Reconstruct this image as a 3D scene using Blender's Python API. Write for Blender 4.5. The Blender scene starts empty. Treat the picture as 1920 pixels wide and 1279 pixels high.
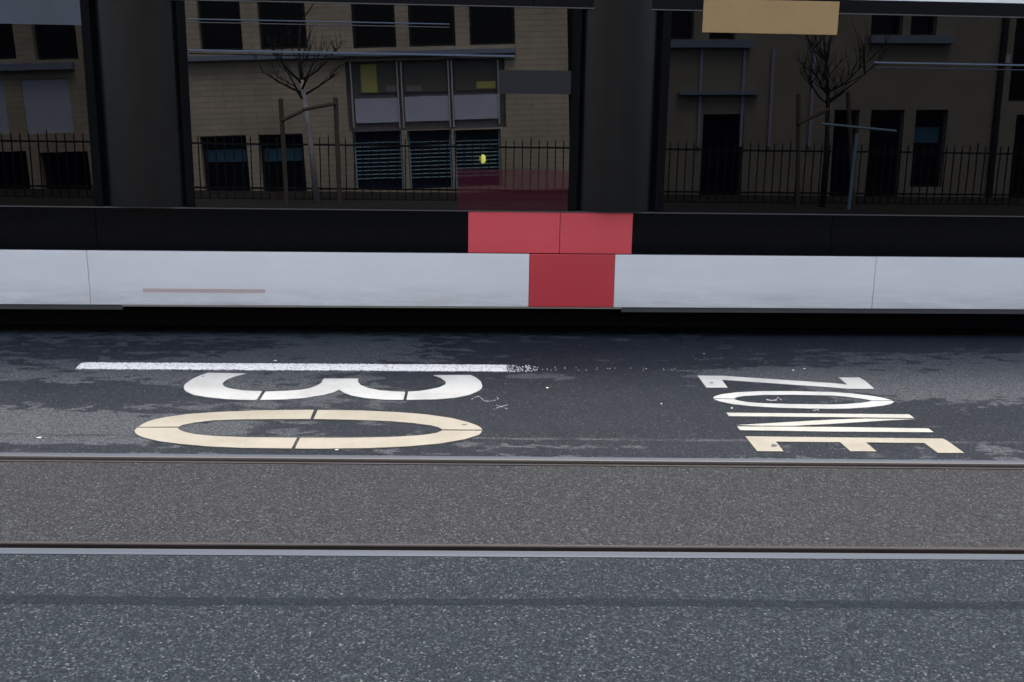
import bpy, bmesh, math, random
from mathutils import Vector, Matrix
random.seed(7)
C = bpy.context.scene.collection
R = math.radians

# ------------------------------------------------------------------ camera
F = 1867.0; CX, CY = 960.0, 639.5
H = 1.5; PITCH = R(12.4); YAW = R(1.2); ROLL = 0.015
CAM = Vector((0, 0, H))
_f = Vector((math.sin(YAW)*math.cos(PITCH), math.cos(YAW)*math.cos(PITCH), -math.sin(PITCH)))
_r0 = Vector((math.cos(YAW), -math.sin(YAW), 0)); _u0 = _r0.cross(_f)
_r = _r0*math.cos(ROLL) + _u0*math.sin(ROLL); _u = _u0*math.cos(ROLL) - _r0*math.sin(ROLL)
def ray(px, py): return (_f*F + _r*(px-CX) - _u*(py-CY)).normalized()
def G(px, py, z=0.0):                       # photo point -> ground
    d = ray(px, py); t = (z-H)/d.z
    p = CAM + d*t; return (p.x, p.y)
# tram side plane
TH = R(1.9); TY = 6.93
TS = Vector((math.cos(TH), math.sin(TH), 0)); TN = Vector((math.sin(TH), -math.cos(TH), 0))
T0 = Vector((0, TY, 0))
def Tp(px, py):                             # photo point -> (s, z) on tram side
    d = ray(px, py); t = (T0-CAM).dot(TN)/d.dot(TN)
    p = CAM + d*t - T0; return (p.dot(TS), p.z)
def Mir(px, py, yplane):                    # photo point -> mirrored point on plane y = yplane behind the camera
    d = ray(px, py); t = (T0-CAM).dot(TN)/d.dot(TN)
    p = CAM + d*t; e = d - TN*(2*d.dot(TN))
    k = (yplane-p.y)/e.y
    return p + e*k

# ------------------------------------------------------------------ helpers
def mesh_obj(name, bm, mats, parent=None, smooth=False):
    bmesh.ops.recalc_face_normals(bm, faces=bm.faces)
    me = bpy.data.meshes.new(name); bm.to_mesh(me); bm.free()
    for m in (mats if isinstance(mats, (list, tuple)) else [mats]): me.materials.append(m)
    if smooth:
        for p in me.polygons: p.use_smooth = True
    o = bpy.data.objects.new(name, me); C.objects.link(o)
    if parent: o.parent = parent
    return o
def box(bm, x0, x1, y0, y1, z0, z1, mi=0, bevel=0):
    vs = [bm.verts.new(p) for p in ((x0,y0,z0),(x1,y0,z0),(x1,y1,z0),(x0,y1,z0),(x0,y0,z1),(x1,y0,z1),(x1,y1,z1),(x0,y1,z1))]
    fs = [bm.faces.new([vs[i] for i in q]) for q in ((0,3,2,1),(4,5,6,7),(0,1,5,4),(1,2,6,5),(2,3,7,6),(3,0,4,7))]
    for f in fs: f.material_index = mi
    if bevel:
        es = list({e for f in fs for e in f.edges})
        bmesh.ops.bevel(bm, geom=es, offset=bevel, segments=2, affect='EDGES', profile=.5)
    return vs
def one_box(name, parent, mat, *a, bevel=0):
    bm = bmesh.new(); box(bm, *a, bevel=bevel); return mesh_obj(name, bm, mat, parent)
def prism(bm, prof, x0, x1, mi=0):          # profile in (y, z) extruded along x
    a = [bm.verts.new((x0, y, z)) for y, z in prof]; b = [bm.verts.new((x1, y, z)) for y, z in prof]
    n = len(prof)
    for i in range(n):
        f = bm.faces.new((a[i], a[(i+1) % n], b[(i+1) % n], b[i])); f.material_index = mi
    bm.faces.new(a[::-1]).material_index = mi; bm.faces.new(b).material_index = mi
def slab(bm, pts, z0, z1, mi=0):            # outline in (x, y)
    a = [bm.verts.new((x, y, z0)) for x, y in pts]; b = [bm.verts.new((x, y, z1)) for x, y in pts]
    n = len(pts)
    for i in range(n): bm.faces.new((a[i], a[(i+1) % n], b[(i+1) % n], b[i]))
    bm.faces.new(b); bm.faces.new(a[::-1])
def tube(bm, pts, rad, seg=8):
    pts = [Vector(p) for p in pts]; rings = []
    for i, p in enumerate(pts):
        t = (pts[min(i+1, len(pts)-1)] - pts[max(i-1, 0)]).normalized()
        a = t.orthogonal().normalized(); b = t.cross(a)
        r = rad[i] if isinstance(rad, (list, tuple)) else rad
        rings.append([bm.verts.new(p + (a*math.cos(k*2*math.pi/seg) + b*math.sin(k*2*math.pi/seg))*r) for k in range(seg)])
    for q, w in zip(rings, rings[1:]):
        for k in range(seg): bm.faces.new((q[k], q[(k+1) % seg], w[(k+1) % seg], w[k]))
    bm.faces.new(rings[0][::-1]); bm.faces.new(rings[-1])
def thing(name, label, cat, loc=(0,0,0), mat=None, group=None):
    o = bpy.data.objects.new(name, None); C.objects.link(o)
    o.location = loc
    if mat is not None: o.matrix_world = mat
    o['label'] = label; o['category'] = cat
    if group: o['group'] = group
    return o
def tag(o, label, cat, group=None):
    o['label'] = label; o['category'] = cat
    if group: o['group'] = group
    return o
def struct(o): o['kind'] = 'structure'; return o

# ------------------------------------------------------------------ materials
def new_mat(name):
    m = bpy.data.materials.new(name); m.use_nodes = True
    nt = m.node_tree; return m, nt, nt.nodes['Principled BSDF']
def s2l(c): return tuple(((v/255)/12.92 if v/255 <= .04045 else ((v/255+.055)/1.055)**2.4) for v in c)
def simple(name, col, rough=.5, metal=0, var=0.0, scale=4.0, ior=None, spec=None, bump=0, bscale=30, coat=0, stretch=(1,1,1)):
    m, nt, b = new_mat(name)
    b.inputs['Roughness'].default_value = rough; b.inputs['Metallic'].default_value = metal
    b.inputs['Base Color'].default_value = (*col, 1)
    if ior: b.inputs['IOR'].default_value = ior
    if spec is not None: b.inputs['Specular IOR Level'].default_value = spec
    if coat: b.inputs['Coat Weight'].default_value = coat; b.inputs['Coat Roughness'].default_value = .06
    if var or bump:
        tc = nt.nodes.new('ShaderNodeTexCoord'); mp = nt.nodes.new('ShaderNodeMapping'); mp.inputs['Scale'].default_value = stretch
        nt.links.new(tc.outputs['Object'], mp.inputs['Vector'])
    if var:
        n = nt.nodes.new('ShaderNodeTexNoise'); n.inputs['Scale'].default_value = scale; n.inputs['Detail'].default_value = 6
        n.inputs['Roughness'].default_value = .65
        nt.links.new(mp.outputs[0], n.inputs['Vector'])
        r = nt.nodes.new('ShaderNodeValToRGB')
        r.color_ramp.elements[0].position = .3; r.color_ramp.elements[1].position = .7
        r.color_ramp.elements[0].color = (*[c*(1-var) for c in col], 1)
        r.color_ramp.elements[1].color = (*[min(1, c*(1+var)) for c in col], 1)
        nt.links.new(n.outputs['Fac'], r.inputs['Fac']); nt.links.new(r.outputs['Color'], b.inputs['Base Color'])
    if bump:
        n2 = nt.nodes.new('ShaderNodeTexNoise'); n2.inputs['Scale'].default_value = bscale; n2.inputs['Detail'].default_value = 4
        nt.links.new(mp.outputs[0], n2.inputs['Vector'])
        bp = nt.nodes.new('ShaderNodeBump'); bp.inputs['Strength'].default_value = bump; bp.inputs['Distance'].default_value = .01
        nt.links.new(n2.outputs['Fac'], bp.inputs['Height']); nt.links.new(bp.outputs[0], b.inputs['Normal'])
    return m

class N:                                    # tiny node-graph helper
    def __init__(s, nt): s.nt = nt
    def add(s, t, **kw):
        n = s.nt.nodes.new(t)
        for k, v in kw.items(): setattr(n, k, v)
        return n
    def link(s, a, b): s.nt.links.new(a, b)
    def val(s, sock, v):
        if isinstance(v, (int, float)): sock.default_value = v
        else: s.link(v, sock)
    def m(s, op, a, b=0.0, clamp=False):
        n = s.add('ShaderNodeMath', operation=op); n.use_clamp = clamp
        s.val(n.inputs[0], a); s.val(n.inputs[1], b); return n.outputs[0]
    def noise(s, vec, scale, detail=2, rough=.5, dist=0):
        n = s.add('ShaderNodeTexNoise'); s.link(vec, n.inputs['Vector']); n.inputs['Scale'].default_value = scale
        n.inputs['Detail'].default_value = detail; n.inputs['Roughness'].default_value = rough; n.inputs['Distortion'].default_value = dist
        return n.outputs['Fac']
    def mapr(s, v, a, b, c=0.0, d=1.0):
        n = s.add('ShaderNodeMapRange'); s.link(v, n.inputs['Value'])
        for i, q in zip(('From Min','From Max','To Min','To Max'), (a, b, c, d)): n.inputs[i].default_value = q
        return n.outputs[0]
    def mix(s, f, a, b):
        n = s.add('ShaderNodeMix', data_type='RGBA')
        s.val(n.inputs[0], f)
        for i, q in ((6, a), (7, b)):
            if isinstance(q, tuple): n.inputs[i].default_value = (*q, 1)
            else: s.link(q, n.inputs[i])
        return n.outputs[2]

def asphalt(name, light, dark, patches=(), bias=0.0, stone=1.0, rough=.72, patch_amp=.55, tint=(.09,.085,.08), flake=.6, spec0=.20):
    """aggregate asphalt; 'patches' = stains ((x, y, rx, ry, weight)) laid where they lie on the road"""
    m, nt, b = new_mat(name); g = N(nt)
    P = g.add('ShaderNodeNewGeometry').outputs['Position']
    def mapping(sx, sy):
        n = g.add('ShaderNodeMapping'); n.inputs['Scale'].default_value = (sx, sy, 1); g.link(P, n.inputs['Vector']); return n.outputs[0]
    # big soft variation and ragged damp stains
    big = g.noise(mapping(.55, 1.3), 1.0, 5, .6)
    rag = g.noise(mapping(1.1, 2.6), 3.4, 10, .78, .35)
    sep = g.add('ShaderNodeSeparateXYZ'); g.link(P, sep.inputs[0])
    tot = g.m('ADD', g.m('MULTIPLY', g.m('SUBTRACT', rag, .5), 2.6), bias)
    tot = g.m('ADD', tot, g.m('MULTIPLY', g.m('SUBTRACT', big, .5), .7))
    flk = g.noise(mapping(1.0, 1.9), 6.0, 5, .62, .6)
    tot = g.m('ADD', tot, g.m('MULTIPLY', g.m('SUBTRACT', flk, .5), flake))
    for (x, y, rx, ry, w) in patches:
        dx = g.m('DIVIDE', g.m('SUBTRACT', sep.outputs[0], x), rx); dy = g.m('DIVIDE', g.m('SUBTRACT', sep.outputs[1], y), ry)
        d = g.m('ADD', g.m('MULTIPLY', dx, dx), g.m('MULTIPLY', dy, dy))
        e = g.m('MULTIPLY', g.m('SUBTRACT', 1.0, d, True), w)
        tot = g.m('ADD', tot, e)
    wet = g.mapr(tot, -.10, .14)
    col = g.mix(wet, light, dark)
    # broad colour drift
    col = g.mix(g.mapr(big, .35, .7, 0, .35), col, tint)
    # aggregate
    v = g.add('ShaderNodeTexVoronoi'); g.link(P, v.inputs['Vector']); v.inputs['Scale'].default_value = 190
    vs = g.add('ShaderNodeSeparateColor'); g.link(v.outputs['Color'], vs.inputs[0])
    fine = g.noise(P, 260, 3, .7)
    k = g.m('ADD', g.mapr(vs.outputs[0], 0, 1, .45, 1.5), g.mapr(fine, .3, .7, -.35, .35))
    mul = g.add('ShaderNodeVectorMath', operation='SCALE'); g.link(col, mul.inputs[0]); g.link(k, mul.inputs['Scale'])
    col = mul.outputs[0]
    # dark voids between stones
    v2 = g.add('ShaderNodeTexVoronoi'); g.link(P, v2.inputs['Vector']); v2.inputs['Scale'].default_value = 150
    v2s = g.add('ShaderNodeSeparateColor'); g.link(v2.outputs['Color'], v2s.inputs[0])
    col = g.mix(g.mapr(v2s.outputs[1], .66, .76, 0, .85), col, (.012, .013, .017))
    # pale stones
    wst = g.m('SUBTRACT', 1.0, g.m('MULTIPLY', wet, .6))
    col = g.mix(g.m('MULTIPLY', g.mapr(v2s.outputs[0], .80, 1.0, 0, .75*stone), wst), col, (.115, .125, .13))
    v3 = g.add('ShaderNodeTexVoronoi'); g.link(P, v3.inputs['Vector']); v3.inputs['Scale'].default_value = 120
    v3s = g.add('ShaderNodeSeparateColor'); g.link(v3.outputs['Color'], v3s.inputs[0])
    core = g.mapr(v3.outputs['Distance'], .25, .5, 1, 0)
    col = g.mix(g.m('MULTIPLY', g.mapr(v3s.outputs[2], .972, .999, 0, .9*stone), core), col, (.24, .255, .255))
    g.link(col, b.inputs['Base Color'])
    g.link(g.mapr(wet, 0, 1, rough, rough-.12), b.inputs['Roughness'])
    g.link(g.mapr(wet, 0, 1, spec0, .06), b.inputs['Specular IOR Level'])
    bp = g.add('ShaderNodeBump'); bp.inputs['Strength'].default_value = .55; bp.inputs['Distance'].default_value = .004
    g.link(k, bp.inputs['Height']); g.link(bp.outputs[0], b.inputs['Normal'])
    return m

def paint(name, col, worn, dirt=.5, grit=0.0):
    m, nt, b = new_mat(name); g = N(nt)
    P = g.add('ShaderNodeNewGeometry').outputs['Position']
    a = g.noise(P, 3.5, 6, .65); f = g.noise(P, 160, 3, .7)
    c = g.mix(g.mapr(a, .42, .66, 0, dirt), col, worn)
    sc = g.add('ShaderNodeVectorMath', operation='SCALE'); g.link(c, sc.inputs[0]); g.link(g.mapr(f, .3, .7, .86, 1.1), sc.inputs['Scale'])
    c = sc.outputs[0]
    if grit:                                # asphalt showing through worn pits
        h = g.noise(P, 75, 3, .7)
        c = g.mix(g.mapr(h, .60-grit, .64-grit, 0, .9), c, (.045, .048, .055))
    else:
        h = g.noise(P, 60, 4, .8)
        c = g.mix(g.mapr(h, .63, .72, 0, .55), c, (.12, .12, .11))
    g.link(c, b.inputs['Base Color']); b.inputs['Roughness'].default_value = .6
    bp = g.add('ShaderNodeBump'); bp.inputs['Strength'].default_value = .35; bp.inputs['Distance'].default_value = .003
    g.link(f, bp.inputs['Height']); g.link(bp.outputs[0], b.inputs['Normal'])
    return m

def gp(px, py, rx, ry, w):                  # stain centred where the photo shows it
    x, y = G(px, py); return (x, y, rx, ry, w)
PATCH = [gp(100, 655, 1.1, .36, .8), gp(420, 648, .60, .24, 1.1), gp(250, 668, .7, .16, .5), gp(120, 738, 1.05, .32, 1.7), gp(300, 742, .35, .13, 1.2),
         gp(230, 702, .9, .12, -.35), gp(640, 660, 1.1, .55, -.5), gp(60, 800, 1.7, .26, -1.0), gp(560, 772, 1.2, .16, .55), gp(900, 655, .7, .35, .75),
         gp(800, 712, .28, .14, .35), gp(1180, 720, 1.9, 1.2, 1.5), gp(980, 800, 1.9, .45, 1.0), gp(1300, 645, 2.4, .5, .9), gp(1780, 640, 2.0, .40, 1.5),
         gp(1010, 706, .30, .11, -1.5), gp(1480, 703, .9, .24, -2.3), gp(1720, 722, .9, .36, -1.7), gp(1930, 705, .6, .34, -1.5),
         gp(1650, 805, 2.4, .5, 1.4), gp(600, 846, 3.6, .10, 1.1), gp(620, 806, 1.3, .16, .5), gp(1900, 775, .8, .4, .8)]
M_far = asphalt('asphalt_far', (.045, .053, .059), (.0135, .0180, .0232), PATCH, -.32, stone=.6, rough=.75, tint=(.034,.039,.045), flake=6.0)
M_mid = asphalt('asphalt_between_rails', (.0245, .0270, .0275), (.0205, .0230, .0245), (), -.6, spec0=.13, stone=.6, rough=.8, tint=(.028,.0290,.0275))
M_near = asphalt('asphalt_near', (.0165, .0245, .0290), (.0145, .0195, .0235), (), -.8, stone=.62, rough=.78, tint=(.0175,.0200,.0225), spec0=.09)
M_joint = asphalt('joint_mastic', (.0085, .0145, .0190), (.0078, .0130, .0170), (), -.8, spec0=.07, stone=.15, rough=.7, tint=(.0085,.0135,.0175))
M_seam = asphalt('joint_pale', (.034, .040, .045), (.022, .026, .032), (), .0, stone=.5, rough=.75, tint=(.08,.085,.09))
M_pave = simple('pavement_asphalt', (.035, .035, .034), .85, var=.3, scale=9, bump=.4, bscale=160)
M_kerb = simple('granite_kerb', (.30, .29, .28), .75, var=.25, scale=30, bump=.3, bscale=90)
M_earth = simple('ground', (.08, .08, .075), .9, var=.3, scale=.5)

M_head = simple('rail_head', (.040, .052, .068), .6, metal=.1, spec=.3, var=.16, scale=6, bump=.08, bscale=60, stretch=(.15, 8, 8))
M_lip = simple('rail_edge_polished', (.09, .083, .075), .6, metal=.2, spec=.3, var=.1, scale=5, stretch=(.2, 4, 4))
M_groove = simple('rail_groove_rust', (.10, .045, .017), .85, spec=.1, var=.5, scale=7, bump=.3, bscale=50, stretch=(.6, 3, 3))
M_rust = simple('rail_rust', (.055, .040, .034), .7, var=.4, scale=14)

M_pw = paint('road_paint_white', (.325, .34, .325), (.245, .257, .241), .9)
M_pm = paint('road_paint_half_lit_worn', (.31, .312, .275), (.245, .244, .205), .9)  # halfway step of the light and wear put into the letter colours
M_pc = paint('road_paint_cream_lit_worn', (.235, .220, .170), (.19, .175, .130), .95)  # cream tone puts warm light as well as wear into the paint colour
M_pl = paint('road_paint_gritty', (.60, .61, .585), (.54, .545, .525), .3, grit=.035)

# tram
M_white = simple('tram_white', (.94, .925, .87), .28, var=.03, scale=1.2, coat=.4)
nt_ = M_white.node_tree; g_w = N(nt_); b_w = nt_.nodes['Principled BSDF']
b_w.inputs['Metallic'].default_value = 0
for lk in list(b_w.inputs['Base Color'].links): src_w = lk.from_socket
pw = g_w.add('ShaderNodeNewGeometry').outputs['Position']; sw = g_w.add('ShaderNodeSeparateXYZ'); g_w.link(pw, sw.inputs[0])
mw = g_w.add('ShaderNodeMapping'); mw.inputs['Scale'].default_value = (.7, 1, 6); g_w.link(pw, mw.inputs['Vector'])
dw = g_w.noise(mw.outputs[0], 3.0, 6, .7)
grime = g_w.m('MULTIPLY', g_w.mapr(sw.outputs[2], .22, .40, .55, .06), g_w.mapr(dw, .35, .7, .15, 1))
g_w.link(g_w.mix(grime, src_w, (.40, .37, .31)), b_w.inputs['Base Color'])
M_black = simple('tram_black_gloss', (.0018, .0024, .0034), .12, ior=1.22)
M_hdr = simple('tram_black_satin', (.003, .0035, .005), .4, spec=.12)
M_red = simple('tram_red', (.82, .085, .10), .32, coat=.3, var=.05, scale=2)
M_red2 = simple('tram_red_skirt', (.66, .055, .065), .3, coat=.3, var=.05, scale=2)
M_glass = simple('tram_glass', (.0010, .0012, .0016), .004, ior=1.58, bump=.012, bscale=1.6)
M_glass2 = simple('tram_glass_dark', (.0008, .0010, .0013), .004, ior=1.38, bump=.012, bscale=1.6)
M_film = simple('tram_red_film', (.042, .008, .013), .02, ior=1.4)
M_orange = simple('display_orange', (.42, .265, .105), .35, var=.07, scale=5)
M_pale = simple('panel_pale', (.045, .062, .080), .4, var=.12, scale=3)
M_bluep = simple('header_strip_blue', (.012, .018, .036), .4)
M_sticker = simple('notice_grey', (.016, .018, .021), .4, spec=.3)
M_alu = simple('tram_aluminium', (.10, .125, .17), .4, metal=.5)
M_trim = simple('tram_trim_grey', (.085, .083, .08), .4)
M_rub = simple('rubber', (.003, .003, .003), .8, spec=.1)
M_bel = simple('bellows_rubber', (.006, .0068, .0068), .32, spec=.22, var=.25, scale=8)
M_under = simple('underframe_blocker', (.002, .002, .002), .9, spec=.05)
M_steel = simple('wheel_steel', (.05, .045, .04), .5, metal=.7)
M_lipb = simple('skirt_lip', (.36, .33, .27), .5)
M_lipg = simple('skirt_lip_grey', (.075, .078, .075), .5)
M_stripe = simple('skirt_mark_orange', (.66, .50, .47), .4)

# buildings behind
def brickwall(name, c1, c2, mortar):
    m, nt, b = new_mat(name); g = N(nt)
    tc = g.add('ShaderNodeTexCoord'); mp = g.add('ShaderNodeMapping'); mp.inputs['Rotation'].default_value = (R(90), 0, 0)
    g.link(tc.outputs['Object'], mp.inputs['Vector'])
    br = g.add('ShaderNodeTexBrick'); g.link(mp.outputs[0], br.inputs['Vector'])
    br.inputs['Scale'].default_value = 1; br.inputs['Brick Width'].default_value = .62; br.inputs['Row Height'].default_value = .11
    br.inputs['Mortar Size'].default_value = .008; br.inputs['Color1'].default_value = (*c1, 1); br.inputs['Color2'].default_value = (*c2, 1)
    br.inputs['Mortar'].default_value = (*mortar, 1)
    n = g.noise(tc.outputs['Object'], .9, 6, .65)
    sc = g.add('ShaderNodeVectorMath', operation='SCALE'); g.link(br.outputs['Color'], sc.inputs[0]); g.link(g.mapr(n, .3, .7, .72, 1.15), sc.inputs['Scale'])
    g.link(sc.outputs[0], b.inputs['Base Color']); b.inputs['Roughness'].default_value = .85
    return m
M_wall = brickwall('wall_cream_block', (.54, .485, .385), (.49, .44, .35), (.36, .32, .255))
M_wall2 = simple('wall_grey_render', (.29, .28, .235), .85, var=.15, scale=1.5)
M_sill = simple('concrete_sill', (.22, .28, .40), .7, var=.12, scale=6)
M_dark = simple('window_dark', (.004, .005, .008), .03, spec=.2)
M_frame = simple('window_frame_grey', (.17, .165, .18), .5)
M_mull = simple('mullion_alu', (.70, .72, .76), .35, metal=.4)
M_panel = simple('spandrel_grey', (.56, .62, .80), .5, var=.06, scale=2)
M_blue = simple('louvre_blue', (.04, .13, .22), .4)
M_bluel = simple('louvre_slat', (.30, .50, .62), .35)
M_navy = simple('recess_navy', (.010, .022, .05), .4, spec=.2)
M_room = simple('room_wall', (.16, .16, .14), .8)
M_yel = simple('lit_room_yellow', (.62, .60, .20), .7)  # yellow light of the room behind, put into the colour
M_iron = simple('fence_iron', (.012, .012, .014), .5)
M_bark = simple('bark_dark', (.035, .030, .026), .9, var=.3, scale=20)
M_barkw = simple('bark_limewashed', (.52, .54, .58), .85, var=.2, scale=14)
M_wood = simple('stake_wood', (.14, .12, .10), .85, var=.2, scale=20)
M_soil = simple('soil', (.02, .017, .012), .95)
M_lav = simple('post_lavender', (.40, .36, .55), .5)

# ------------------------------------------------------------------ ground, road, rails
X0, X1 = -60.0, 60.0
def gy(py, px=960): return G(px, py)[1]
# rail cross-sections measured from the photo (head, groove, lip)
fr = [gy(857.0), gy(861.5), gy(864.0), gy(870.6), gy(873.2)]      # far rail: head far edge ... lip near edge
nr = [gy(1022.2), gy(1026.0), gy(1033.6), gy(1045.0)]             # near rail: lip far edge, groove, head
def rail(name, prof_parts, mat=None):
    root = bpy.data.objects.new(name, None); C.objects.link(root)
    if mat is not None: root.matrix_world = mat
    for nm, prof, m in prof_parts:
        bm = bmesh.new(); prism(bm, prof, X0, X1); mesh_obj(nm, bm, m, root)
    return root
def groove_rail(name, head0, head1, lip0, lip1, ref_y, mat=None, z=.004):
    # head from head0 to head1, groove head1..lip0, lip lip0..lip1 (y values, any direction)
    s = 1 if head1 > head0 else -1
    hw = (head1-head0)
    parts = [
      ('rail_head', [(head0, -.10), (head0, z-.002), (head0+s*.006, z), (head1-s*.010, z), (head1-s*.010, -.10)], M_head),
      ('rail_gauge_corner', [(head1-s*.0098, -.10), (head1-s*.0098, z), (head1-s*.003, z-.002), (head1, z-.009), (head1, -.10)], M_lip),
      ('groove', [(head1+s*.0002, -.10), (head1+s*.0002, -.034), (head1+s*.008, -.040), (lip0-s*.006, -.036), (lip0-s*.0002, -.028), (lip0-s*.0002, -.10)], M_groove),
      ('rail_guard_lip', [(lip0, -.10), (lip0, z-.004), (lip0+s*.003, z-.001), (lip1, z-.001), (lip1, -.10)], M_lipR)]
    return rail(name, parts, mat)
M_lipR = simple('rail_guard', (.032, .028, .027), .7, metal=.1, spec=.2, var=.3, scale=8, stretch=(.3, 4, 4))
r1 = groove_rail('tram_rail', fr[0], fr[2], fr[3], fr[4], 0)
tag(r1, 'grooved steel rail in the road right below the painted letters', 'rail')
r2 = groove_rail('tram_rail', nr[3], nr[2], nr[1], nr[0], 0)
tag(r2, 'grooved steel rail nearest the viewer with a wide bluish polished head', 'rail')
# the tram's own track, turned by TH about T0
MT = Matrix.Translation(T0) @ Matrix.Rotation(TH, 4, 'Z')
TW = 2.4                                           # tram width
ya, yb = TW/2-.5, TW/2+.5
groove3 = groove_rail('tram_rail', ya-.05, ya, ya+.036, ya+.05, 0, MT)
tag(groove3, 'rail under the near side wheels of the tram', 'rail')
groove4 = groove_rail('tram_rail', yb+.05, yb, yb-.036, yb-.05, 0, MT)
tag(groove4, 'rail under the far side wheels of the tram', 'rail')

def sheet(name, pts, m, z=0.0):
    bm = bmesh.new(); bm.faces.new([bm.verts.new((x, y, z)) for x, y in pts]); o = mesh_obj(name, bm, m)
    return struct(o)
KY = 1.3                                           # kerb line on the camera's side
def tl(yl): # tram-track line at both ends
    a = MT @ Vector((X0, yl, 0)); b = MT @ Vector((X1, yl, 0)); return (a.x, a.y), (b.x, b.y)
sheet('road', [(X0, KY), (X1, KY), (X1, nr[3]), (X0, nr[3])], M_near)
sheet('road', [(X0, nr[0]), (X1, nr[0]), (X1, fr[4]), (X0, fr[4])], M_mid)
a, b = tl(ya-.05)
sheet('road', [(X0, fr[0]), (X1, fr[0]), b, a], M_far)
c, d = tl(ya+.05); e, f = tl(yb-.05)
sheet('road', [c, d, f, e], M_far)
g_, h_ = tl(yb+.05)
sheet('road', [g_, h_, (X1, 14.0), (X0, 14.0)], M_far)
# joints
j0, j1 = gy(1122.5), gy(1136.5)
bm = bmesh.new()
n = 240; up = []; lo = []
for i in range(n+1):
    x = -9+18*i/n
    up.append((x, j0+.006*math.sin(x*3.1)+random.uniform(-.005, .005))); lo.append((x, j1+.006*math.sin(x*2.3+1)+random.uniform(-.005, .005)))
for i in range(n):
    bm.faces.new([bm.verts.new((*p, .0005)) for p in (up[i], up[i+1], lo[i+1], lo[i])])
struct(mesh_obj('road_joint', bm, M_joint))
j0, j1 = gy(820.5), gy(824.5)
bm = bmesh.new(); up = []; lo = []
for i in range(n+1):
    x = -9+18*i/n
    up.append((x, j0+random.uniform(-.006, .006))); lo.append((x, j1+random.uniform(-.006, .006)))
for i in range(n):
    bm.faces.new([bm.verts.new((*p, .0005)) for p in (up[i], up[i+1], lo[i+1], lo[i])])
struct(mesh_obj('road_joint', bm, M_seam))
# far-reaching ground, kerbs, pavements
sheet('ground', [(-900, -900), (900, -900), (900, 900), (-900, 900)], M_earth, -.14)
struct(one_box('pavement', None, M_pave, X0, X1, -4.3, KY-.15, -.13, .12))
struct(one_box('kerb', None, M_kerb, X0, X1, KY-.15, KY, -.13, .123, bevel=.012))
struct(one_box('kerb', None, M_kerb, X0, X1, 14.0, 14.15, -.13, .123, bevel=.012))
struct(one_box('pavement', None, M_pave, X0, X1, 14.15, 18, -.13, .12))

# ------------------------------------------------------------------ painted markings
def marking(parent, name, polys, m, z0=.0008, z1=.0050):
    bm = bmesh.new()
    for poly in polys:
        slab(bm, [G(x, y, .003) for x, y in poly], z0, z1)
    return mesh_obj(name, bm, m, parent)
def cut(o, i): return o + i[::-1]
num = thing('painted_number', 'big stretched number 30 painted on the asphalt under the white stroke', 'road marking', (*G(630, 780), 0))
word = thing('painted_word', 'stretched word ZONE painted on the asphalt in stencilled letters', 'road marking', (*G(1550, 780), 0))
num.location = word.location = (0, 0, 0)
three = [
 [(390.5,699.5),(374.6,704.8),(364,709.5),(356.9,713.6),(346.3,721.6),(344.6,727),(345.8,731),(349.8,734.9),(364,741.1),(390.5,745.5),(426,749),(455,750.2),(480.9,750.5),
  (491.5,734.2),(456.1,732.8),(434.8,729.6),(424.5,726.8),(419,724),(417.1,719.3),(424.2,712.8),(440.1,706.6),(461.4,700.9)],
 [(497.7,734.9),(541,733.1),(565,731.3),(580.6,728.6),(594.8,723.4),(602.8,718),(606.8,710.5),(671.8,710.5),(671,716.3),(676.3,722.5),(690.4,728.2),(711.7,732.2),(735,734.4),(759.9,735.3),
  (756,750.3),(720.5,750),(685.1,746.9),(658.6,742),(644.4,736.7),(635.9,731),(626.7,735.8),(605.4,741.1),(570,746.9),(532.2,749.6),(487.6,750.5)],
 [(762.2,750.3),(818,749.4),(853.4,746.4),(880,741.1),(897.6,733.1),(903,728.5),(904.4,723.9),(901.2,715.4),(892.3,708.3),(882.6,703.6),(812.6,703.9),(826.8,709.2),(835.7,716.3),(835.7,721.1),(823.3,726.9),(800.2,731.7),(785,733.8),(765.3,734.9)]]
marking(num, 'digit', three, M_pw)
zero = [
 cut([(259.8,801.3),(265,797),(275.4,791.6),(290,787.2),(310.8,782.7),(353.3,777),(410,773),(488,770),(588.5,769)], [(335.5,800.6),(341,797.8),(364,793),(399.4,788.9),(452.5,787),(520,786.5),(581.5,786.3)]),
 cut([(596,769.3),(676.3,770.3),(747.1,773.5),(800.2,777.8),(846.3,784.5),(880,792.8),(895.9,799),(902,803),(904.4,806.4)], [(588,786.3),(658.6,787.5),(729.4,790.2),(773.7,793.7),(809.1,798.3),(823.3,802.2),(829.5,806.0)]),
 cut([(903.8,808.2),(901.5,812.5),(897.6,816),(871,824.3),(826.8,832),(764.8,837.6),(694,840.8),(605.4,842),(553,841.8)], [(829,807.9),(818,812.5),(800,815.3),(782.5,817.3),(729.4,820.4),(658.6,821.5),(563,821.5)]),
 cut([(546.4,841.5),(452.5,840.3),(390.5,837.6),(339.2,833.2),(298.4,827.9),(268.3,820.8),(258,816),(254.2,812.8),(252.4,807.9),(257,802.6)], [(557,821.5),(470.2,820.8),(399.4,818.1),(364,814.6),(346.3,810.7),(335.6,806.1),(333.4,802.6)])]
marking(num, 'digit', zero, M_pc)
bm = bmesh.new()   # the old joint bridged with paint at the zero's left end
marking(word, 'letter', [[(1308,704.8),(1353.4,705.2),(1560,718.9),(1588.7,721.7),(1572.5,708.3),(1611.2,708.3),(1623.2,715.3),(1639.4,729.7),(1588,729.4),(1560,726.9),(1353.4,712.5),(1364.3,727.3),(1324.5,727.3)]], M_pw)
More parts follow.
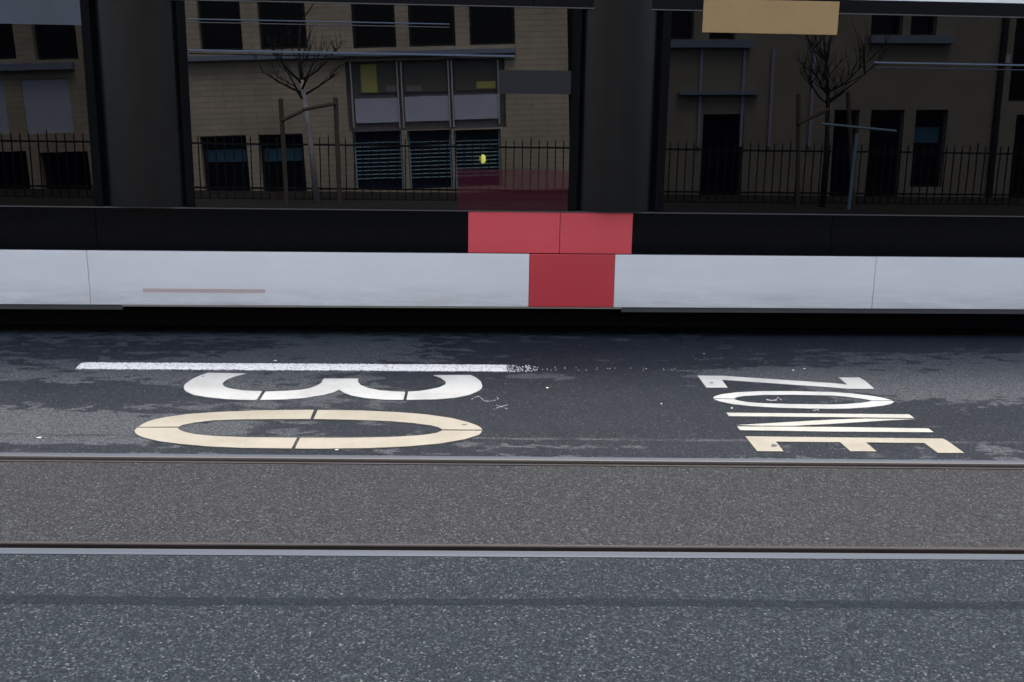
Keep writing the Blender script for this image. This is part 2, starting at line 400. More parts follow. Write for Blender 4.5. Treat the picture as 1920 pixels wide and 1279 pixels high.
marking(word, 'letter', [
 cut([(1337,747.6),(1338.6,744.2),(1352,740),(1381.5,736.2),(1430.8,734.1),(1487,734.1),(1560,735.8),(1599.3,738.6),(1634.5,742.8),(1659.8,747.4),(1672.5,751.3)], [(1376.8,748),(1381.5,745.2),(1397,742.8),(1430.8,741),(1487,740.7),(1560,742.1),(1585.2,744.2),(1613.4,747.7),(1630.3,750.5),(1633,751.2)]),
 cut([(1338.6,748.9),(1349.1,753),(1374.5,758.3),(1409.7,762.1),(1459,765),(1515.3,766.5),(1560,767),(1592.2,766.5),(1627.4,764.3),(1657,761.1),(1671,757.6),(1676,754),(1673,752.3)], [(1375.9,749.1),(1385.7,752),(1402.6,754.8),(1430.8,756.9),(1487,758.3),(1560,759),(1585,758.3),(1613.4,756.2),(1628.8,754),(1634.5,752.2)])], M_pw)
marking(word, 'letter', [
 [(1362.1,774.5),(1366.7,780.8),(1560,782.6),(1714,784.6),(1704.9,777.6)],
 [(1380.8,797.7),(1560,787.4),(1623.2,785.6),(1716.9,786.4),(1662.6,789),(1550,795.9),(1487,799.1),(1430,799.0)],
 [(1382.2,800.3),(1560,801.2),(1740.8,804),(1750.6,811.1),(1550,809.7),(1387.9,807.1)]], M_pm)
marking(word, 'letter', [[(1397.3,818.8),(1767.5,823.1),(1775.3,826.6),(1807.7,849.8),(1758.4,849.8),(1733,831.2),(1623.9,830.1),(1643.2,847),(1594.3,846.6),(1575,829.7),(1454.7,828.7),(1469.5,847),(1419.5,846.6)]], M_pc)
# gritty white stroke with ragged edges and a crumbling end
top = []; bot = []
for i in range(260):
    t = i/259; x = 158+t*(950-158)
    top.append((x, 680.2+t*4.6+random.uniform(-.55, .55))); bot.append((x, 692.2+t*4.6+random.uniform(-.6, .6)))
polys = [[(142, 691.8), (147, 686), (152, 682)] + top + bot[::-1] + [(150, 692.6)]]
for i in range(110):
    x = 948+random.random()**2.0*60; y = 685+random.random()*12; w = random.uniform(.8, 2.6)
    polys.append([(x, y), (x+w*.5, y-.4), (x+w, y-.2), (x+w*1.2, y+.35), (x+w*.5, y+.7), (x+w*.1, y+.4)])
for i in range(26):
    x = random.uniform(1000, 1290); y = 690+(x-960)*.006+random.uniform(-2, 4); w = random.uniform(.5, 1.3)
    polys.append([(x, y), (x+w, y-.25), (x+w*1.3, y+.2), (x+w*.5, y+.4)])
ln = marking(None, 'painted_stroke', polys, M_pl, .0006, .0055)
tag(ln, 'long thin gritty white painted stroke with a crumbling end, beyond the 3', 'road marking')
# dark fixing spots and a tar smear on the stencilled paint
M_spot = simple('tar_spot', (.05, .05, .048), .8, var=.4, scale=40)
for par, spots in ((num, [(380.5, 705.8, 3.2, .8), (871, 796.2, 6.0, 1.2)]), (word, [(1333.8, 717.9, 3.6, 1.1), (1451.5, 835.5, 6.5, 3.0)])):
    for (x, y, a_, b_) in spots:
        bm = bmesh.new(); bm.faces.new([bm.verts.new((*G(x+a_*math.cos(k*.5236)*random.uniform(.7, 1.1), y+b_*math.sin(k*.5236)*random.uniform(.7, 1.1), .005), .0056)) for k in range(12)])
        mesh_obj('tar_spot', bm, M_spot, par)
# chalk marks and loose specks
M_chalk = simple('chalk', (.30, .31, .32), .9, var=.4, scale=60)
def chalk_line(bm, pts, w):
    for (x0, y0), (x1, y1) in zip(pts, pts[1:]):
        for k in range(9):
            if random.random() < .25: continue
            a = k/9; bb = (k+.8)/9
            xa, ya_ = x0+(x1-x0)*a, y0+(y1-y0)*a; xb, yb_ = x0+(x1-x0)*bb, y0+(y1-y0)*bb
            ww = w*random.uniform(.5, 1.2)
            bm.faces.new([bm.verts.new((*G(*p), .003)) for p in ((xa, ya_-ww), (xb, yb_-ww), (xb+.4, yb_+ww), (xa-.3, ya_+ww))])
bm = bmesh.new()
chalk_line(bm, [(926,768),(940,763),(952,760)], .5); chalk_line(bm, [(926,759),(938,763),(953,768)], .5)
tag(mesh_obj('chalk_mark', bm, M_chalk), 'small faint chalk cross drawn on the asphalt beside the digit 3', 'chalk mark')
bm = bmesh.new()
chalk_line(bm, [(884,750),(892,745),(898,744),(908,753),(924,753),(935,748),(930,744)], .5)
tag(mesh_obj('chalk_mark', bm, M_chalk), 'faint chalk curls scribbled just past the end of the 3', 'chalk mark')
bm = bmesh.new()
chalk_line(bm, [(1437,750),(1446,752),(1456,751)], .9); chalk_line(bm, [(1456,751),(1458,745),(1462,749),(1466,751)], .8)
tag(mesh_obj('chalk_mark', bm, M_chalk), 'pale scuffed chalk smudge inside the letter O', 'chalk mark')
bm = bmesh.new()
chalk_line(bm, [(1524,771),(1533,769),(1540,767)], .5); chalk_line(bm, [(1528,767),(1534,770),(1536,773)], .5)
tag(mesh_obj('chalk_mark', bm, M_chalk), 'small chalk scratch between the letters O and N', 'chalk mark')
bm = bmesh.new()
for (x, y, w) in ((73, 821.5, 5), (631, 844.5, 3.5), (516, 677, 3.5), (1372, 766, 2), (1240, 758, 1.5), (1026, 728, 2.5), (1487, 695, 2), (1508, 692, 2), (1320, 664, 1.2)):
    bm.faces.new([bm.verts.new((*G(*p), .0035)) for p in ((x-w, y+.3), (x, y-1), (x+w, y-.6), (x+w*.8, y+.7), (x-w*.4, y+1))])
o = mesh_obj('paint_flakes', bm, M_pl); o['kind'] = 'stuff'; tag(o, 'tiny white paint flakes scattered over the asphalt', 'flakes')

# ------------------------------------------------------------------ tram
tram = thing('tram', 'white tram with black window band and red panels filling the street behind the markings', 'tram', mat=MT)
zs = lambda py, px=960: Tp(px, py)[1]
sx = lambda px, py=430: Tp(px, py)[0]
Z_SK0 = (Tp(0, 571.5)[1]+Tp(960, 575.5)[1]+Tp(1900, 579)[1])/3
Z_SK1 = (Tp(0, 467.5)[1]+Tp(960, 474.5)[1]+Tp(1920, 482)[1])/3
Z_SILL = (Tp(0, 386.5)[1]+Tp(960, 392)[1]+Tp(1920, 405)[1])/3
Z_HDR = (Tp(640, 4)[1]+Tp(1280, 21)[1]+Tp(1920, 32)[1])/3
Z_ROOF = Tp(1920, 7)[1]
print('tram z', Z_SK0, Z_SK1, Z_SILL, Z_HDR, Z_ROOF)
SL, SR = -15.0, 15.0
sj1, sj2 = sx(166, 520), sx(1152, 520)             # joints in the skirt
red_a, red_b = sx(878), sx(1186)
rs_a = sx(992, 520)
# bellows spans
b1, b2 = (sx(172, 200), sx(348, 200)), (sx(1078, 200), sx(1244, 200))
mods = [(SL, b1[0]), (b1[1], b2[0]), (b2[1], SR)]
# core box behind the panels
one_box('body_shell', tram, M_hdr, SL+.4, SR-.4, .05, TW-.05, Z_SK0+.02, Z_ROOF+.4)
# skirt panels (white), each a panel
def panel(name, m, x0, x1, z0, z1, y=0.0, th=.04, bev=.003):
    return one_box(name, tram, m, x0, x1, y, y+th, z0, z1, bevel=bev)
sk = [SL, -12, -9, -6.2, sj1]
for p, q in zip(sk, sk[1:]): panel('skirt_panel', M_white, p+.0015, q-.0015, Z_SK0, Z_SK1-.006)
panel('skirt_panel', M_white, sj1+.0015, rs_a-.001, Z_SK0, Z_SK1-.006)
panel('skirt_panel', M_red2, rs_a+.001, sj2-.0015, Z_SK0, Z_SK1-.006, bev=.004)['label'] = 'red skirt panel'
sk = [sj2, sx(1640, 520), sx(1640, 520)+2.2, 8, 11, SR]
for p, q in zip(sk, sk[1:]): panel('skirt_panel', M_white, p+.0015, q-.0015, Z_SK0, Z_SK1-.006)
# lips beneath the skirt
panel('skirt_lip', M_lipg, SL, sx(228, 580), Z_SK0-.036, Z_SK0-.002, .012, .03, 0)
panel('skirt_lip', M_lipb, sx(228, 580)+.002, sj2+.06, Z_SK0-.013, Z_SK0-.002, .008, .03, 0)
panel('skirt_lip', M_lipg, sj2+.062, SR, Z_SK0-.036, Z_SK0-.002, .012, .03, 0)
# faint orange mark line on the skirt
panel('skirt_mark', M_stripe, sx(268, 545), sx(497, 545), zs(548.5, 380), zs(541.5, 380), -.0015, .003, 0)
# black band above the skirt
bb = [SL, -10.5, -6, sx(180), red_a]
for p, q in zip(bb, bb[1:]): panel('waist_panel', M_black, p+.0015, q-.0015, Z_SK1, Z_SILL-.012, .004)
xm = sx(1050)
panel('waist_panel', M_red, red_a, xm-.0015, Z_SK1, Z_SILL-.012, .003)['label'] = 'red waist panel'
panel('waist_panel', M_red, xm+.0015, red_b, Z_SK1, Z_SILL-.012, .003)['label'] = 'red waist panel'
bb = [red_b, sx(1560), 5.0, 9, SR]
for p, q in zip(bb, bb[1:]): panel('waist_panel', M_black, p+.0015, q-.0015, Z_SK1, Z_SILL-.012, .004)
# sill trim
panel('sill_trim', M_trim, SL, SR, Z_SILL-.0105, Z_SILL-.003, -.002, .05, 0)
# window panes
ZT = Z_HDR-.006
def pane(x0, x1, z0=Z_SILL, z1=ZT, m=M_glass, y=.0): return one_box('window_pane', tram, m, x0, x1, y, y+.02, z0, z1)
film_a, film_b = sx(858, 350), sx(1070, 350); zf = zs(318, 960)
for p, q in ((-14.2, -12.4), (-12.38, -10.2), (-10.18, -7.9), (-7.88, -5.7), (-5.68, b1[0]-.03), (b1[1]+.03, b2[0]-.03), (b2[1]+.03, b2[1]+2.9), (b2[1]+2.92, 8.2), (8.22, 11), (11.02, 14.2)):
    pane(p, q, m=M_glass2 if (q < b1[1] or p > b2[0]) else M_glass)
# the red film stuck on the lower corner of the middle window
fm = one_box('window_film', tram, M_film, film_a, b2[0]-.032, -.0012, .001, Z_SILL+.001, zf); fm['label'] = 'translucent dark red film over the lower window'
# rubber frames round the panes beside the bellows
for x in (b1[0], b1[1], b2[0], b2[1]):
    panel('window_gasket', M_rub, x-.029, x+.029, Z_SILL, ZT, -.004, .03, .004)
# hopper transoms
def bar(x0, x1, pz, t, m=M_alu):
    panel('hopper_bar', m, x0, x1, pz-t/2, pz+t/2, -.010, .022, .002)
bar(b1[1]+.04, sx(965, 103), zs(100, 660), .013); bar(b1[1]+.04, sx(965, 108), zs(106, 660), .006, M_rub)
bar(b1[1]+.04, sx(843, 45), zs(41.5, 640), .007); bar(b1[1]+.04, sx(843, 50), zs(47.5, 640), .005, M_trim)
bar(sx(1638, 120), b2[1]+2.88, zs(120, 1780), .011); bar(sx(1638, 126), b2[1]+2.88, zs(129, 1780), .007, M_bluep)
one_box('window_notice', tram, M_sticker, sx(935, 155), b2[0]-.032, -.0012, .001, zs(177, 1060), zs(133, 1060))['label'] = 'grey notice strip high on the window'
# header and cantrail
panel('header_trim', M_trim, SL, SR, Z_HDR-.004, Z_HDR+.003, -.003, .05, 0)
panel('header_panel', M_hdr, SL, sx(1000, 8), Z_HDR+.004, Z_ROOF, .0)
panel('header_panel', M_hdr, sx(1000, 8)+.003, SR, Z_HDR+.004, Z_ROOF, .0)
# display box above / over the window, pale panel
dz0 = zs(63.5, 1450)
one_box('route_display', tram, M_orange, sx(1318, 30), sx(1572, 30), -.0045, .006, dz0, Z_HDR+.075, bevel=.002)['label'] = 'plain orange display strip over the window top'
one_box('header_pale_panel', tram, M_pale, sx(-420, 20), sx(172, 20)-.03, -.0035, .005, zs(45.5, 60), Z_ROOF-.004)['label'] = 'pale grey blue panel at the window top'
# bellows (black pleated)
for (p, q) in (b1, b2):
    bm = bmesh.new(); n = 24; pts = []
    for i in range(n+1):
        t = i/n; pts.append((p+.03+(q-p-.06)*t, .06-.10*math.sin(math.pi*t)**.6))
    for (xa, ya_), (xb, yb_) in zip(pts, pts[1:]):
        v = [bm.verts.new(c) for c in ((xa, ya_, Z_SILL), (xb, yb_, Z_SILL), (xb, yb_, Z_ROOF+.1), (xa, ya_, Z_ROOF+.1))]
        bm.faces.new(v)
    bmesh.ops.remove_doubles(bm, verts=bm.verts, dist=.0001)
    mesh_obj('joint_cover', bm, M_bel, tram, True)
# roof
bm = bmesh.new()
prism(bm, [(.0, Z_ROOF+.002), (.004, Z_ROOF+.22), (.05, Z_ROOF+.42), (.16, Z_ROOF+.55), (.35, Z_ROOF+.62), (TW-.35, Z_ROOF+.62), (TW-.16, Z_ROOF+.55), (TW-.05, Z_ROOF+.42), (TW, Z_ROOF+.002)], SL+.3, SR-.3)
mesh_obj('roof', bm, M_white, tram)
for x in (-9, -2.5, 4, 9.5):
    one_box('roof_unit', tram, M_trim, x, x+2.0, .5, TW-.5, Z_ROOF+.62, Z_ROOF+.86, bevel=.04)
# far side
panel('far_skirt_blocker', M_white, SL, SR, .03, Z_SK1, TW-.04)  # dropped almost to the ground, shaped to block light from the far side
panel('far_window_band', M_black, SL, SR, Z_SK1+.003, Z_ROOF, TW-.04)
# cab ends
for s, x in ((-1, SL), (1, SR)):
    bm = bmesh.new()
    zz = [(Z_SK0, 1.0), (Z_SK1, 1.15), (1.0, 1.1), (Z_ROOF, .55), (Z_ROOF+.5, .25)]
    rings = []
    for z, l in zz:
        ring = []
        for k in range(9):
            t = k/8; yy = TW*t; ex = l*math.sin(math.pi*t)**.5 if 0 < t < 1 else 0
            ring.append(bm.verts.new((x+s*ex-s*.02, yy, z)))
        rings.append(ring)
    for i, (q, w) in enumerate(zip(rings, rings[1:])):
        for k in range(8):
            fce = bm.faces.new((q[k], q[k+1], w[k+1], w[k])); fce.material_index = 1 if i in (2,) else 0
    bm.faces.new(rings[-1]); mesh_obj('cab_front', bm, [M_white, M_black], tram)
# underframe and bogies
one_box('underframe_blocker', tram, M_under, SL+.5, SR-.5, .06, TW-.1, .070, Z_SK0+.01)  # near-black box set low, shaped to keep the gap under the tram dark
for x in (-10.5, -5.4, 0.0, 5.2, 10.5):
    bg = one_box('bogie', tram, M_under, x-.95, x+.95, .30, .42, .07, .2, bevel=.02)
    for dx in (-.55, .55):
        bm = bmesh.new(); rr = .27
        for yy, rad in ((ya-.06, rr),):
            ra = []; rb = []
            for k in range(28):
                c_, s_ = math.cos(k*math.pi/14), math.sin(k*math.pi/14)
                ra.append(bm.verts.new((x+dx+c_*rad, yy, .008+rad+s_*rad))); rb.append(bm.verts.new((x+dx+c_*rad, yy+.09, .008+rad+s_*rad)))
            for k in range(28): bm.faces.new((ra[k], ra[(k+1) % 28], rb[(k+1) % 28], rb[k]))
            bm.faces.new(ra[::-1]); bm.faces.new(rb)
        mesh_obj('wheel', bm, M_steel, bg)

# ------------------------------------------------------------------ buildings reflected in the tram (they stand behind the camera)
BY = -7.1
def building(label, tilt, x_lo, x_hi, z_hi, wall_m, openings, name='apartment_building'):
    """openings: list of dicts with photo rectangle; wall with real openings in a frame tilted like the street's slope"""
    M = Matrix.Translation(Vector((x_lo, BY, -.6))) @ Matrix.Rotation(-tilt, 4, 'Y')
    root = thing(name, label, 'building', mat=M)
    inv = M.inverted()
    def L(px, py):
        p = inv @ Mir(px, py, BY); return p.x, p.z
    W = x_hi-x_lo
    rects = []
    for o in openings:
        x0, y0, x1, y1 = o['r']; ym, xm_ = (y0+y1)/2, (x0+x1)/2
        u0 = L(x0, ym)[0]; u1 = L(x1, ym)[0]; v0 = L(xm_, y1)[1]; v1 = L(xm_, y0)[1]
        o['b'] = (min(u0, u1), max(u0, u1), v0, v1)
        if o.get('hole', True): rects.append(o['b'])
    xs = sorted({0, W} | {r[0] for r in rects} | {r[1] for r in rects}); zz = sorted({0, z_hi} | {r[2] for r in rects} | {r[3] for r in rects})
    bm = bmesh.new()
    for xa, xb in zip(xs, xs[1:]):
        for za, zb in zip(zz, zz[1:]):
            cx, cz = (xa+xb)/2, (za+zb)/2
            if any(r[0] < cx < r[1] and r[2] < cz < r[3] for r in rects): continue
            bm.faces.new([bm.verts.new(c) for c in ((xa, 0, za), (xa, 0, zb), (xb, 0, zb), (xb, 0, za))])
    D = -.22
    for u0, u1, v0, v1 in rects:
        for q in (((u0,0,v0),(u0,D,v0),(u0,D,v1),(u0,0,v1)), ((u1,0,v0),(u1,0,v1),(u1,D,v1),(u1,D,v0)), ((u0,0,v1),(u0,D,v1),(u1,D,v1),(u1,0,v1)), ((u0,0,v0),(u1,0,v0),(u1,D,v0),(u0,D,v0))):
            bm.faces.new([bm.verts.new(c) for c in q])
    # back, sides, roof
    for q in (((0,-9,0),(0,-9,z_hi),(0,0,z_hi),(0,0,0)), ((W,-9,0),(W,0,0),(W,0,z_hi),(W,-9,z_hi)), ((0,0,z_hi),(0,-9,z_hi),(W,-9,z_hi),(W,0,z_hi)), ((0,-9,0),(W,-9,0),(W,-9,z_hi),(0,-9,z_hi))):
        bm.faces.new([bm.verts.new(c) for c in q])
    bmesh.ops.remove_doubles(bm, verts=bm.verts, dist=.0005)
    me = bpy.data.meshes.new('wall'); bm.to_mesh(me); bm.free(); me.materials.append(wall_m)
    w = bpy.data.objects.new('wall', me); C.objects.link(w); w.parent = root
    for o in openings:
        u0, u1, v0, v1 = o['b']; k = o['k']
        if k == 'dark':
            wn = one_box('window', root, M_dark, u0, u1, D-.03, D, v0, v1)
            fb = bmesh.new(); t = .05
            um = (u0+u1)/2
            box(fb, u0, u0+t, D+.002, D+.05, v0, v1); box(fb, u1-t, u1, D+.002, D+.05, v0, v1)
            box(fb, u0+t, u1-t, D+.002, D+.05, v1-t, v1); box(fb, u0+t, u1-t, D+.002, D+.05, v0, v0+t)
            mesh_obj('frame', fb, M_iron, wn)
            if o.get('transom'):
                one_box('pane', wn, M_blue, u0+t, u1-t, D+.004, D+.02, v1-.42*(v1-v0), v1-.22*(v1-v0))
        elif k == 'sill':
            one_box('sill', root, M_sill, u0, u1, .002, .16, v0, v1)
        elif k == 'panel':
            one_box('panel', root, M_panel, u0, u1, -.06, -.03, v0, v1)
        elif k == 'unit':                   # tall glazed bay with mullions, grey panels, louvres below
            wn = one_box('window_bay', root, M_frame, u0, u1, D, D+.04, v0, v1)
            for (a0, b0, a1, b1_, mm, dd) in o['bits']:
                ua, ub = L(a0, (b0+b1_)/2)[0], L(a1, (b0+b1_)/2)[0]; va, vb = L((a0+a1)/2, b1_)[1], L((a0+a1)/2, b0)[1]
                one_box(o['names'][mm.name], wn, mm, ua, ub, D+.045+dd, D+.075+dd, va, vb)
        elif k == 'louvre':
            one_box('recess', root, M_navy, u0, u1, D-.02, D, v0, v1)
            lb = bmesh.new(); nn = o['n']
            box(lb, u0+.01, u0+.04, D+.002, D+.10, v0, v1); box(lb, u1-.04, u1-.01, D+.002, D+.10, v0, v1)
            for i in range(nn):
                z = v0+(v1-v0)*(.16+.68*(i+.5)/nn)
                vs = box(lb, u0+.04, u1-.04, D+.05, D+.10, z-.010, z+.010)
            mesh_obj('louvre', lb, M_bluel, root)
    return root, L
T1 = .045
M_lamp = simple('lamp_yellow', (.8, .8, .25), .4)
M_lamp.node_tree.nodes['Principled BSDF'].inputs['Emission Color'].default_value = (.85, .9, .18, 1)
M_lamp.node_tree.nodes['Principled BSDF'].inputs['Emission Strength'].default_value = 3.0
names = {'spandrel_grey': 'spandrel', 'mullion_alu': 'mullion', 'room_wall': 'pane', 'lit_room_yellow': 'lit_room', 'notice_light': 'pane'}
M_roomb = simple('notice_light', (.30, .30, .27), .7)
bits = [
 (672, 118, 745, 174, M_room, 0), (757, 118, 842, 172, M_room, 0), (853, 116, 932, 169, M_room, 0),
 (676, 120, 706, 173, M_yel, .002), (894, 152, 930, 165, M_yel, .002), (724, 160, 745, 171, M_roomb, .002), (762, 160, 790, 170, M_roomb, .002),
 (666, 184, 749, 230, M_panel, .02), (759, 180, 844, 227, M_panel, .02), (852, 177, 938, 223, M_panel, .02),
 (658, 112, 661, 240, M_mull, .06), (745, 112, 747.5, 240, M_mull, .06), (752.5, 112, 755, 240, M_mull, .06), (841, 112, 843.5, 238, M_mull, .06), (847.5, 112, 850, 238, M_mull, .06), (934, 112, 936.5, 232, M_mull, .06)]
ops = [
 {'r': (650, 112, 948, 243), 'k': 'unit', 'bits': bits, 'names': names},
 {'r': (664, 246, 755, 356), 'k': 'louvre', 'n': 10}, {'r': (766, 244, 848, 354), 'k': 'louvre', 'n': 10}, {'r': (853, 243, 940, 350), 'k': 'louvre', 'n': 10},
 {'r': (655, -150, 737, 90), 'k': 'dark'}, {'r': (762, -150, 850, 87), 'k': 'dark'}, {'r': (877, -150, 963, 84), 'k': 'dark'},
 {'r': (365, -150, 446, 95), 'k': 'dark'}, {'r': (478, -150, 568, 92), 'k': 'dark'},
 {'r': (-60, -150, 14, 112), 'k': 'dark'}, {'r': (50, -150, 132, 112), 'k': 'dark'},
 {'r': (380, 255, 466, 372), 'k': 'dark', 'transom': 1}, {'r': (490, 252, 572, 372), 'k': 'dark', 'transom': 1},
 {'r': (80, 285, 170, 380), 'k': 'dark'}, {'r': (-80, 285, 55, 380), 'k': 'dark'},
 {'r': (45, 148, 133, 250), 'k': 'panel'}, {'r': (-70, 150, 12, 252), 'k': 'panel'},
 {'r': (345, 99, 966, 108), 'k': 'sill', 'hole': False}, {'r': (-90, 120, 140, 133), 'k': 'sill', 'hole': False},
]
bl, L1 = building('cream block building with louvred basement windows, mirrored in the middle tram window', T1, -14.0, Mir(1075, 200, BY).x, 9.5, M_wall, ops)
lu, lv = L1(905, 298)
bm = bmesh.new(); tube(bm, [(lu, .02, lv-.09), (lu, .02, lv-.05), (lu, .02, lv+.05), (lu, .02, lv+.09)], [.02, .06, .06, .02], 10)
mesh_obj('wall_lamp', bm, M_lamp, bl, True)
bits2 = [(1309, 92, 1315, 262, M_lav, .2), (1389, 92, 1394, 262, M_lav, .2), (1442, 92, 1448, 262, M_lav, .2), (1518, 92, 1523, 262, M_lav, .2)]
ops2 = [
 {'r': (1316, 214, 1392, 372), 'k': 'dark'}, {'r': (1560, 206, 1606, 374), 'k': 'dark'}, {'r': (1628, 206, 1690, 374), 'k': 'dark'}, {'r': (1712, 206, 1772, 352), 'k': 'dark', 'transom': 1},
 {'r': (1640, -150, 1700, 66), 'k': 'dark'}, {'r': (1715, -150, 1765, 66), 'k': 'dark'}, {'r': (1334, -150, 1384, 74), 'k': 'dark'}, {'r': (1254, -150, 1304, 74), 'k': 'dark'},
 {'r': (1905, -100, 1960, 190), 'k': 'dark'}, {'r': (1898, 215, 1990, 380), 'k': 'dark'},
 {'r': (1628, 68, 1784, 82), 'k': 'sill', 'hole': False}, {'r': (1240, 76, 1408, 90), 'k': 'sill', 'hole': False},
 {'r': (1270, 172, 1420, 178), 'k': 'sill', 'hole': False},
]
br_, L2 = building('plain grey rendered building with dark windows, mirrored at the tram end towards the word', .018, Mir(1082, 200, BY).x, 16.0, 9.5, M_wall2, ops2)
# lavender posts and drain pipe on the facade
for x in (1312, 1391.5, 1445, 1521):
    a_, b_ = L2(x-2.6, 180)[0], L2(x+2.6, 180)[0]; z0, z1 = L2(x, 275)[1], L2(x, 92)[1]
    one_box('facade_post', br_, M_lav, a_, b_, .003, .06, z0, z1)
a_, b_ = L2(1863, 200)[0], L2(1873, 200)[0]
one_box('drain_pipe', br_, M_iron, a_, b_, .003, .1, .4, 9.0, bevel=.02)
a_, b_ = L2(1875, 110)[0], L2(1893, 110)[0]
one_box('facade_sign', br_, M_mull, a_, b_, .003, .03, L2(1884, 118)[1], L2(1884, 103)[1])

# plinth wall, railing fence
FY = -4.1
zt = lambda px, py: Mir(px, py, FY).z
fence = thing('iron_fence', 'black iron railing with spiked bars standing before the mirrored buildings', 'fence')
one_box('plinth', fence, M_soil, -14, 15, FY-.12, FY+.12, .0, zt(620, 372))
for pz in (zt(620, 272), zt(620, 354)):
    one_box('rail', fence, M_iron, -14, 15, FY-.012, FY+.012, pz-.016, pz+.016)
bm = bmesh.new(); x = -14.0; k = 0
ztop = zt(620, 256)
while x < 15:
    hgt = ztop+(.05 if k % 8 == 0 else 0)
    prof = [(x-.009, zt(620, 372)), (x+.009, zt(620, 372)), (x+.009, hgt-.05), (x, hgt), (x-.009, hgt-.05)]
    a = [bm.verts.new((px_, FY-.009+.03, z)) for px_, z in prof]; b = [bm.verts.new((px_, FY+.009+.03, z)) for px_, z in prof]
    n = len(prof)
    for i in range(n): bm.faces.new((a[i], a[(i+1) % n], b[(i+1) % n], b[i]))
    bm.faces.new(a); bm.faces.new(b[::-1])
    x += .148; k += 1
mesh_obj('picket_row', bm, M_iron, fence)

# young staked trees
PY = -3.2
def tree(label, base_px, top_px, crown, dense, trunk_m, r0):
    b = Mir(*base_px, PY); t = Mir(*top_px, PY); b = Vector((b.x-(t.x-b.x)*.25, PY, .12)); t = Vector((t.x, PY, t.z))
    root = thing('young_tree', label, 'tree', loc=(b.x, b.y, b.z))
    o = Vector(b)
    bm = bmesh.new()
    mid = b.lerp(t, .5)+Vector((.02, .02, 0))
    tube(bm, [b-o, mid-o, t-o], [r0, r0*.85, r0*.62], 10)
    mesh_obj('trunk', bm, trunk_m, root, True)
    bm = bmesh.new()
    def grow(p, d, ln, r, lv):
        pts = [p]; q = Vector(p); dd = Vector(d)
        for i in range(4):
            dd = (dd+Vector((random.uniform(-.25, .25), random.uniform(-.25, .25), random.uniform(-.02, .28)))).normalized()
            q = q+dd*ln/4; pts.append(Vector(q))
        tube(bm, pts, [r*(1-.17*i) for i in range(5)], 5)
        if lv > 0:
            for i in range(dense):
                s = random.choice(pts[1:]); 
                nd = (dd+Vector((random.uniform(-1, 1), random.uniform(-1, 1), random.uniform(-.3, .7)))).normalized()
                grow(s, nd, ln*random.uniform(.5, .75), r*.5, lv-1)
    tp = t-o
    grow(tp, Vector((0, 0, 1)), crown*1.2, r0*.6, 2)
    for i in range(7):
        an = i*2.4; grow(tp+Vector((0, 0, -.05*i)), Vector((math.cos(an), math.sin(an), .35+.25*random.random())), crown*random.uniform(.7, 1), r0*.42, 2)
    mesh_obj('branches', bm, M_bark, root, True)
    return root
tree('young bare tree with a whitewashed trunk mirrored beside the glazed bay', (590, 385), (566, 150), .75, 3, M_barkw, .055)
tree('young bare twiggy tree mirrored behind the word end of the tram', (1540, 390), (1553, 172), .85, 5, M_bark, .05)
def stakes(label, posts, bars, y=PY+.15):
    root = thing('tree_stakes', label, 'tree stakes', loc=(0, 0, 0))
    for (xt, yt, xb, yb2) in posts:
        t = Mir(xt, yt, y); b = Mir(xb, yb2, y); b2 = Vector((b.x+(b.x-t.x)*.3, y, .12))
        bm = bmesh.new(); tube(bm, [b2, t], .038, 8); mesh_obj('post', bm, M_wood, root)
    for (xa, ya2, xb, yb2) in bars:
        bm = bmesh.new(); tube(bm, [Mir(xa, ya2, y)+Vector((0, .05, 0)), Mir(xb, yb2, y)+Vector((0, .05, 0))], .03, 6); mesh_obj('crossbar', bm, M_wood, root)
stakes('wooden stakes tied round the whitewashed tree', [(526, 185, 536, 370), (629, 183, 636, 370)], [(530, 226, 568, 208), (568, 206, 630, 194)])
stakes('wooden stakes tied round the twiggy tree', [(1497, 176, 1492, 390), (1590, 172, 1594, 385)], [(1494, 232, 1552, 205)])
M_signb = simple('sign_blue', (.30, .48, .62), .4)
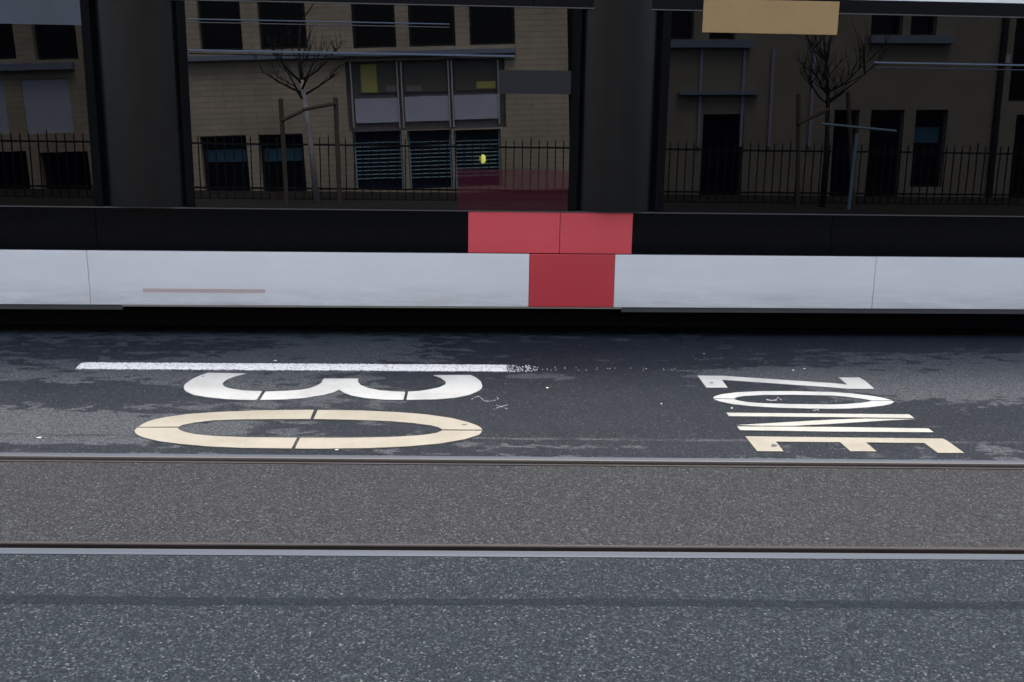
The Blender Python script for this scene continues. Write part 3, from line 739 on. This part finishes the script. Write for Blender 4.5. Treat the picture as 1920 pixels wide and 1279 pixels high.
sg = thing('sign_post', 'pale blue post with a crossbar near the twiggy tree', 'post')
p = Mir(1606, 250, PY+.4); bm = bmesh.new(); tube(bm, [Vector((p.x-.02, PY+.4, .12)), p], .03, 8); mesh_obj('post', bm, M_signb, sg)
bm = bmesh.new(); tube(bm, [Mir(1540, 232, PY+.4), Mir(1680, 246, PY+.4)], .022, 6); mesh_obj('crossbar', bm, M_signb, sg)
sheet('ground', [(-14, BY+.02), (16, BY+.02), (16, FY), (-14, FY)], M_soil, .05)

# ------------------------------------------------------------------ light, world, camera
SUN_EL = R(66); SUN_AZ = R(8)      # sun beyond the tram, slightly towards +X
sd = Vector((math.sin(SUN_AZ)*math.cos(SUN_EL), math.cos(SUN_AZ)*math.cos(SUN_EL), math.sin(SUN_EL)))
w = bpy.data.worlds.new('World'); bpy.context.scene.world = w; w.use_nodes = True
nt = w.node_tree; sky = nt.nodes.new('ShaderNodeTexSky'); sky.sky_type = 'NISHITA'; sky.sun_disc = False
sky.sun_elevation = SUN_EL; sky.sun_rotation = SUN_AZ; sky.dust_density = 5.0; sky.air_density = 1.0; sky.ozone_density = 1.0
nt.links.new(sky.outputs[0], nt.nodes['Background'].inputs[0]); nt.nodes['Background'].inputs[1].default_value = .15
l = bpy.data.lights.new('sun', 'SUN'); l.energy = .9; l.angle = R(14); l.color = (1, .96, .90)
lo_ = bpy.data.objects.new('sun', l); C.objects.link(lo_); lo_.rotation_euler = (-sd).to_track_quat('-Z', 'Y').to_euler(); lo_.location = sd*40
cam = bpy.data.cameras.new('camera'); co = bpy.data.objects.new('camera', cam); C.objects.link(co)
m3 = Matrix((_r, _u, -_f)).transposed(); co.matrix_world = Matrix.Translation(CAM) @ m3.to_4x4()
cam.sensor_width = 36; cam.lens = F/1920*36; cam.clip_end = 3000; cam.clip_start = .05
sc = bpy.context.scene; sc.camera = co
sc.view_settings.view_transform = 'Standard'; sc.view_settings.look = 'None'; sc.view_settings.exposure = 1.72; sc.view_settings.gamma = 1
sc.cycles.max_bounces = 6
